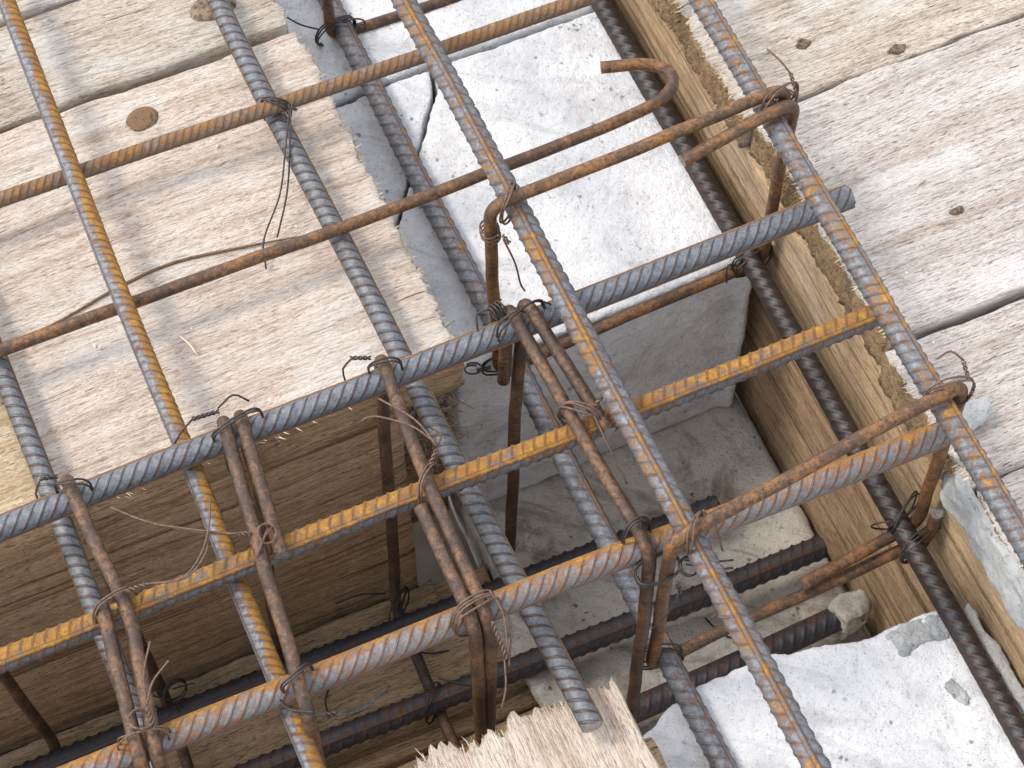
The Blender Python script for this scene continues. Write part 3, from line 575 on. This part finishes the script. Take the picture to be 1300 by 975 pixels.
# stirrups round the wall bars
Z2T, Z2L = 0.0405, -0.1705
rod('stirrup', [(0.160, 0.088, Z2T - 0.004), (0.215, 0.0945, Z2T), (0.2480, 0.0985, Z2T), (0.2480, 0.108, Z2L), (0.033, 0.1005, Z2L), (0.0300, 0.104, Z2T), (0.14, 0.106, Z2T + 0.001), (0.2475, 0.1105, Z2T + 0.001), (0.2480, 0.1125, -0.02)], TH, 'thin_orange', 'rusty closed stirrup over the edge of the large white block', 'stirrup', 0.015)
rod('stirrup', [(0.151, -0.1405, -0.160), (0.246, -0.131, -0.160), (0.2445, -0.1335, Z2T), (0.0335, -0.1575, Z2T), (0.0350, -0.149, Z2L), (0.12, -0.1445, Z2L - 0.0005), (0.2490, -0.1415, Z2L), (0.2490, -0.1430, -0.125)], TH, 'thin_orange', 'skewed rusty stirrup with overlapping cut ends by the dark bar', 'stirrup', 0.015)
rod('stirrup', [(0.12, 0.418, Z2T), (0.2480, 0.418, Z2T), (0.2480, 0.416, Z2L + 0.004), (0.033, 0.424, Z2L + 0.008), (0.0315, 0.420, Z2T), (0.2470, 0.428, Z2T)], TH, 'thin_dark', 'brown stirrup tied to the low bar near the mortar joint', 'stirrup', 0.013)

# ================================================================== tie wires
def tie(label, c, dirv, hw, hh, tilt=0.0, turns=2, twist=None, tails=(), mat='wire', r=0.00072, extra=None, updir=None):
    """wire loops round a crossing; c centre, dirv the horizontal direction in which the loop runs over the bars,
    hw/hh half width and height of the loop, twist = (length, direction) of the wrung ends, tails = free ends"""
    V = []; F = []; c = Vector(c); D = Vector(dirv).normalized(); U = Vector(updir or (0, 0, 1)); U = (U - D * U.dot(D)).normalized(); S = U.cross(D)
    for q in range(turns):
        off = (q - (turns - 1) / 2) * r * 2.6; ph = random.uniform(0, 6); P = []
        for k in range(33):
            a = 2 * math.pi * k / 32; ca, sa = math.cos(a), math.sin(a)
            x = hw * math.copysign(abs(ca) ** 0.75, ca); z = hh * math.copysign(abs(sa) ** 0.75, sa)
            P.append(c + D * x * (1 + 0.05 * math.sin(3 * a + ph)) + U * (z + r) + S * (off + 0.0012 * math.sin(2 * a + ph)))
        tube_data(P, r, 6, V, F)
    if twist:
        L, td, start = twist; td = Vector(td).normalized(); st = Vector(start) if start else c + D * hw
        s2 = td.orthogonal().normalized(); s3 = td.cross(s2); n = int(L / 0.0008)
        for h in (0, math.pi):
            P = [st + td * (L * k / n) + (s2 * math.cos(h + k * 0.8) + s3 * math.sin(h + k * 0.8)) * r * 1.25 for k in range(n + 1)]
            tube_data(P, r, 6, V, F)
    for tl in tails: tube_data(catmull(tl, 0.003), r * 0.95, 6, V, F)
    for (ec, er, en, nt_, pit) in (extra or []):     # coils round a bar: centre, radius, axis, turns, pitch
        A = Vector(en).normalized(); a1 = A.orthogonal().normalized(); a2 = A.cross(a1); n = int(nt_ * 20)
        tube_data([Vector(ec) + A * pit * k / 20 + (a1 * math.cos(2 * math.pi * k / 20) + a2 * math.sin(2 * math.pi * k / 20)) * er * (1 + 0.08 * math.sin(k * 0.37)) for k in range(n + 1)], r, 6, V, F)
    o = obj('tie_wire', [v - c for v in V], F, mat, loc=c)
    return tag(o, label, 'tie wire')
DG, DG2 = (1, 1, 0), (1, -1, 0)
tie('black tie wire with a long hanging hairpin tail on the slim ribbed bar', (-0.0545, 0.2835, -0.034), DG2, 0.0105, 0.0135, turns=3, twist=(0.008, (0.5, -1, 0.4), (-0.047, 0.276, -0.022)),
    tails=[[(-0.047, 0.274, -0.022), (-0.060, 0.250, -0.030), (-0.076, 0.222, -0.040), (-0.098, 0.198, -0.050), (-0.104, 0.180, -0.057)], [(-0.046, 0.274, -0.021), (-0.057, 0.250, -0.032), (-0.070, 0.225, -0.045), (-0.088, 0.200, -0.056)]])
tie('dark tie wire binding brown stirrup to low bar by the mortar joint', (0.037, 0.424, -0.158), (1, 0.15, 0), 0.017, 0.0105, turns=3, tails=[[(0.024, 0.425, -0.150), (0.012, 0.432, -0.146), (0.004, 0.440, -0.142)]], extra=[((0.048, 0.420, -0.158), 0.011, (0.2, 1, 0.2), 1.4, 0.004)])
tie('rusty tie wire coiled down the left leg of the wall stirrup', (0.0445, 0.105, 0.034), DG, 0.0115, 0.0145, turns=2, mat='wire_rust', twist=(0.007, (0.3, -1, -0.2), (0.036, 0.096, 0.015)),
    tails=[[(0.036, 0.095, 0.012), (0.041, 0.088, -0.01), (0.044, 0.086, -0.035), (0.048, 0.088, -0.05)]], extra=[((0.0305, 0.104, 0.018), 0.0062, (0.05, 0.1, -1), 3, 0.005)])
tie('twisted tie wire where the closed stirrup hooks the edge bar', (0.240, 0.105, 0.034), (1, 0.25, 0), 0.0155, 0.0155, turns=2, mat='wire_rust', twist=(0.014, (0.15, 1, 0.3), (0.2535, 0.106, 0.036)), tails=[[(0.2555, 0.119, 0.040), (0.252, 0.128, 0.045), (0.247, 0.139, 0.048)]], extra=[((0.2495, 0.110, 0.028), 0.007, (0.1, 0.2, -1), 2, 0.004)])
tie('heavy dark tie wire over two stirrup tops on the blue-grey bar', (0.022, 0.036, 0.006), (1, 0.25, 0), 0.0185, 0.0155, turns=2, tails=[[(0.040, 0.041, 0.012), (0.046, 0.040, 0.004), (0.044, 0.034, -0.008)], [(0.008, 0.048, 0.014), (-0.002, 0.050, 0.012), (-0.006, 0.040, 0.004)]], extra=[((0.006, 0.046, 0.012), 0.005, (1, 0.25, 0), 4, 0.0026)])
tie('small ring of wire at the foot of the wall stirrup leg', (0.036, 0.100, -0.163), (1, -0.3, 0), 0.0145, 0.012, turns=2, twist=(0.010, (-1, 0.1, 0.1), (0.026, 0.100, -0.158)), extra=[((0.014, 0.102, -0.157), 0.006, (0.2, 0.4, 1), 1.2, 0.002)])
tie('brown tie wire knotted over paired stirrups on the orange bar', (0.028, -0.044, 0.006), DG2, 0.0145, 0.0150, turns=3, mat='wire_rust', twist=(0.012, (0.8, 0.4, 0.5), (0.036, -0.046, 0.020)), tails=[[(0.045, -0.041, 0.025), (0.050, -0.052, 0.020), (0.056, -0.072, 0.010), (0.062, -0.088, -0.004)], [(0.033, -0.05, 0.020), (0.034, -0.075, 0.012), (0.036, -0.095, 0.002)]])
tie('wrung dark tie wire on blue-grey bar beside the clean blue bar', (-0.071, 0.038, 0.005), (1, -0.35, 0), 0.0105, 0.0155, turns=2, twist=(0.013, (-1, 0.5, -0.1), (-0.076, 0.050, 0.008)), tails=[[(-0.088, 0.055, 0.006), (-0.094, 0.054, 0.0), (-0.095, 0.048, -0.006)]])
tie('brown knotted tie wire with two straight tails crossing a single stirrup', (-0.078, -0.047, 0.006), DG, 0.0125, 0.0150, turns=2, mat='wire_rust', twist=(0.014, (0.8, 0.7, 0.3), (-0.076, -0.044, 0.019)), tails=[[(-0.064, -0.033, 0.024), (-0.074, -0.014, 0.024), (-0.092, 0.004, 0.020), (-0.100, 0.004, 0.019)], [(-0.065, -0.034, 0.025), (-0.071, -0.012, 0.027), (-0.085, 0.012, 0.024)], [(-0.065, -0.034, 0.024), (-0.058, -0.022, 0.014), (-0.060, -0.010, 0.004)]])
tie('long wrung tie wire lying along blue-grey bar by the half orange bar', (-0.171, 0.037, 0.006), (1, 0.1, 0), 0.0170, 0.0150, turns=2, twist=(0.017, (-1, 0.15, -0.1), (-0.178, 0.051, 0.012)), tails=[[(-0.195, 0.053, 0.011), (-0.204, 0.050, 0.006), (-0.213, 0.046, -0.002)], [(-0.178, 0.052, 0.014), (-0.166, 0.056, 0.016), (-0.158, 0.050, 0.012)]])
tie('tie wire with two long loose ends pointing left over brown board', (-0.184, -0.047, 0.006), DG, 0.0130, 0.0150, turns=2, mat='wire_rust', twist=(0.008, (-1, 0.3, 0.2), (-0.190, -0.040, 0.019)), tails=[[(-0.197, -0.038, 0.021), (-0.220, -0.026, 0.020), (-0.245, -0.006, 0.018), (-0.262, 0.012, 0.018)], [(-0.197, -0.038, 0.020), (-0.216, -0.028, 0.022), (-0.238, -0.014, 0.022)]], extra=[((-0.182, -0.045, 0.020), 0.006, (0.2, -0.3, 1), 1.5, 0.002)])
tie('dark tie wire round blue-grey bar at the yellow plank joint', (-0.279, 0.038, 0.005), (1, -0.4, 0), 0.0110, 0.0155, turns=2, twist=(0.010, (-1, 0.3, -0.1), (-0.285, 0.050, 0.010)), tails=[[(-0.295, 0.053, 0.009), (-0.301, 0.048, 0.002), (-0.300, 0.042, -0.004)]])
tie('tie wire with a thick doubled tail bending up over the orange bar', (-0.281, -0.046, 0.006), (1, 0.3, 0), 0.0150, 0.0150, turns=2, mat='wire_rust', twist=(0.012, (1, -0.1, 0.1), (-0.272, -0.046, 0.021)), tails=[[(-0.260, -0.047, 0.022), (-0.238, -0.052, 0.022), (-0.222, -0.042, 0.024), (-0.212, -0.028, 0.026), (-0.205, -0.012, 0.028)], [(-0.260, -0.047, 0.021), (-0.237, -0.053, 0.023), (-0.221, -0.044, 0.023), (-0.213, -0.030, 0.024)]])
tie('tie wire with two upright tails on paired stirrup and rust-edged bar', (-0.2935, -0.134, 0.006), (1, -0.2, 0), 0.0150, 0.0160, turns=2, mat='wire_rust', twist=(0.012, (0.1, 1, 0.5), (-0.286, -0.134, 0.021)), tails=[[(-0.285, -0.122, 0.027), (-0.277, -0.112, 0.032), (-0.264, -0.106, 0.038)], [(-0.285, -0.122, 0.026), (-0.280, -0.106, 0.034), (-0.270, -0.092, 0.042)]], extra=[((-0.291, -0.128, 0.022), 0.007, (0.3, 0.2, 1), 1.3, 0.002)])
tie('loose tie wire ring with tails at the rounded stirrup end', (-0.1985, -0.136, 0.006), (1, 0.3, 0), 0.0110, 0.0160, turns=2, twist=(0.008, (1, -0.2, 0.0), (-0.193, -0.163, 0.010)), tails=[[(-0.186, -0.166, 0.010), (-0.170, -0.168, 0.008), (-0.150, -0.160, 0.006)], [(-0.186, -0.166, 0.009), (-0.168, -0.164, 0.004), (-0.152, -0.162, 0.004)], [(-0.193, -0.163, 0.011), (-0.206, -0.156, 0.010), (-0.212, -0.142, 0.006)], [(-0.212, -0.142, 0.006), (-0.210, -0.152, 0.012), (-0.198, -0.162, 0.019)]])
tie('thick braided rusty tie wire hanging down two stirrup legs', (-0.0855, -0.138, 0.006), (1, 0.2, 0), 0.0155, 0.0165, turns=4, mat='wire_rust', twist=(0.024, (0.02, -0.9, -0.55), (-0.0800, -0.152, 0.018)), tails=[[(-0.081, -0.172, 0.005), (-0.086, -0.185, -0.004), (-0.092, -0.192, -0.016)], [(-0.074, -0.134, 0.021), (-0.072, -0.150, 0.018), (-0.078, -0.170, 0.008)], [(-0.072, -0.138, 0.02), (-0.070, -0.156, 0.012), (-0.080, -0.176, 0.002)]])
tie('single thin tie wire arched over a stirrup on rust-edged bar', (0.025, -0.130, 0.006), (1, 0.1, 0), 0.0095, 0.0165, turns=2)
tie('tangled tie wire with a small round loop round two stirrup legs', (0.029, -0.154, -0.002), (1, 0.05, 0), 0.0145, 0.0085, turns=3, updir=(0, 1, 0.1), twist=(0.010, (0.2, -0.3, -1), (0.036, -0.166, -0.004)), tails=[[(0.043, -0.160, 0.012), (0.058, -0.166, 0.008), (0.070, -0.172, 0.012)], [(0.043, -0.162, 0.010), (0.058, -0.170, 0.006), (0.068, -0.176, 0.010)], [(0.037, -0.168, -0.014), (0.028, -0.172, -0.03), (0.018, -0.172, -0.045)]], extra=[((0.042, -0.167, 0.016), 0.0060, (0.2, -0.3, 1), 1.6, 0.002)])
tie('rusty tie wire holding the skewed stirrup on the high streaked bar', (0.050, -0.1555, 0.034), DG, 0.0115, 0.0150, turns=2, mat='wire_rust', tails=[[(0.059, -0.148, 0.045), (0.064, -0.158, 0.035), (0.064, -0.168, 0.022)]])
tie('flat dark tie wire round the low bar and skewed stirrup foot', (0.0405, -0.148, -0.163), (1, -0.35, 0), 0.0165, 0.0150, turns=3, tails=[[(0.026, -0.142, -0.152), (0.034, -0.130, -0.146), (0.046, -0.132, -0.145)]])
tie('dark tie wire loop round nearly black bar and stirrup leg', (0.2385, -0.124, -0.155), (1, 0.5, 0), 0.0165, 0.0125, turns=2, extra=[((0.222, -0.128, -0.156), 0.010, (0.4, 1, 0.3), 1, 0.003)])
tie('dark tie wire strained under nearly black bar to the upturned cut end', (0.239, -0.146, -0.160), (1, 0.35, 0), 0.0170, 0.0125, turns=3, twist=(0.008, (1, 0.3, 0.3), (0.250, -0.145, -0.155)))
tie('curled tie wire where the skewed stirrup bends round the edge bar', (0.236, -0.1335, 0.034), (1, -0.3, 0), 0.0145, 0.0155, turns=2, mat='wire_rust', twist=(0.011, (0.2, 1, 0.2), (0.249, -0.132, 0.040)), tails=[[(0.2515, -0.121, 0.043), (0.246, -0.113, 0.046), (0.236, -0.114, 0.045)]])
tie('dark tie wire at the block corner round nearly black bar', (0.239, 0.107, -0.163), (1, 0.2, 0), 0.0165, 0.0130, turns=4, twist=(0.006, (1, 0.3, 0.2), (0.252, 0.110, -0.158)), tails=[[(0.226, 0.104, -0.158), (0.216, 0.103, -0.150), (0.214, 0.098, -0.165)]])
tie('black tie wire at a stirrup foot with straight tail along the trench', (-0.080, 0.041, -0.363), DG, 0.016, 0.016, turns=2, tails=[[(-0.086, 0.052, -0.352), (-0.105, 0.056, -0.345), (-0.125, 0.056, -0.343)], [(-0.070, 0.030, -0.355), (-0.045, 0.012, -0.352), (-0.030, -0.004, -0.350)]])
tie('black looped tie wire at the dark foot of the paired stirrup', (-0.272, 0.038, -0.363), DG2, 0.016, 0.016, turns=2, extra=[((-0.262, 0.040, -0.340), 0.010, (0.3, -1, 0.4), 2, 0.003)], tails=[[(-0.262, 0.044, -0.35), (-0.250, 0.03, -0.32), (-0.247, 0.02, -0.30)]])
tie('thin black tie wire on the low bar over the spacer', (-0.086, -0.040, -0.366), DG, 0.014, 0.018, turns=2, tails=[[(-0.076, -0.03, -0.35), (-0.05, -0.05, -0.345), (-0.03, -0.052, -0.345)]])

# ---- loose bits on the decks
def strand(label, pts, r, mat, name='wood_sliver', cat='wood sliver'):
    P = catmull(pts, 0.003); n = len(P); o0 = P[0].copy()
    V, F = tube_data([p - o0 for p in P], r, 6, taper=[0.25 + 0.75 * math.sin(math.pi * min(1, max(0.02, i / (n - 1)))) ** 0.5 for i in range(n)])
    return tag(obj(name, V, F, mat, loc=o0), label, cat)
z0 = ZD + 0.0006
strand('long thin brown sliver curving beside the hooked rod on pale planks', [(-0.285, 0.196, z0), (-0.245, 0.200, z0), (-0.200, 0.209, z0), (-0.160, 0.212, z0), (-0.120, 0.206, z0), (-0.070, 0.196, z0)], 0.0011, 'knot')
strand('tiny straw-coloured splinter lying on the pale plank', [(-0.176, 0.156, z0), (-0.172, 0.146, z0 + 0.001), (-0.170, 0.136, z0)], 0.0007, 'splinter')

def crumbs(name, label, spots, n, mat, smin, smax):
    V = []; F = []
    for _ in range(n):
        x0, x1, y0, y1, z = random.choice(spots); c = Vector((random.uniform(x0, x1), random.uniform(y0, y1), z)); r_ = smin + (smax - smin) * random.random() ** 3; b0 = len(V)
        for d_ in ((1, 0, 0), (0, 1, 0), (-1, 0, 0), (0, -1, 0), (0, 0, 0.8), (0, 0, -0.6)):
            V.append(c + Vector(d_) * r_ * random.uniform(0.6, 1.3) + Vector((random.uniform(-1, 1), random.uniform(-1, 1), 0)) * r_ * 0.3)
        for a_ in range(4):
            F.append((b0 + a_, b0 + (a_ + 1) % 4, b0 + 4)); F.append((b0 + (a_ + 1) % 4, b0 + a_, b0 + 5))
    return tag(obj(name, V, F, mat, smooth=False), label, 'debris', kind='stuff')
crumbs('mortar_crumbs', 'grey crumbs of mortar scattered over trench floor and blocks', [(0.01, 0.25, -0.17, 0.09, ZF + 0.001), (0.01, 0.25, -0.17, 0.09, ZF + 0.001), (-0.5, 0, -0.18, 0.06, ZF + 0.005), (0.01, 0.24, 0.12, 0.36, ZB), (0.02, 0.23, -0.4, -0.21, ZB)], 340, 'mortar', 0.0004, 0.0018)
crumbs('wood_crumbs', 'pale wood crumbs and sawdust scattered on planks and trench bottom', [(-0.5, -0.02, -0.18, 0.06, ZF + 0.005), (-0.30, -0.02, 0.07, 0.45, ZD + 0.0006), (0.27, 0.5, -0.25, 0.3, ZD + 0.0006)], 200, 'splinter', 0.0004, 0.0015)

OFF = ('bent dark wire offcut lying on bare grey concrete below the large block', 'bent dark wire offcut lying next to the concrete spacer', 'bent dark wire offcut lying on the brown bottom plank of the trench', 'bent dark wire offcut lying between two low dark bars')
for lab_, (ox, oy, oz, oa, ol) in zip(OFF, ((0.075, 0.035, ZF + 0.003, 0.4, 0.030), (-0.055, 0.004, ZF + 0.005, 2.6, 0.042), (-0.16, -0.010, ZF + 0.005, 1.1, 0.035), (0.15, -0.075, ZF + 0.003, 2.0, 0.026))):
    c_, s_ = math.cos(oa) * ol, math.sin(oa) * ol
    P = catmull([(ox, oy, oz), (ox + c_ * 0.4 - s_ * 0.12, oy + s_ * 0.4 + c_ * 0.12, oz + 0.002), (ox + c_, oy + s_, oz)], 0.003); o0 = P[0].copy()
    V, F = tube_data([p - o0 for p in P], 0.0007, 6)
    tag(obj('wire_offcut', V, F, 'wire', loc=o0), lab_, 'wire', 'wire offcuts on the trench floor')
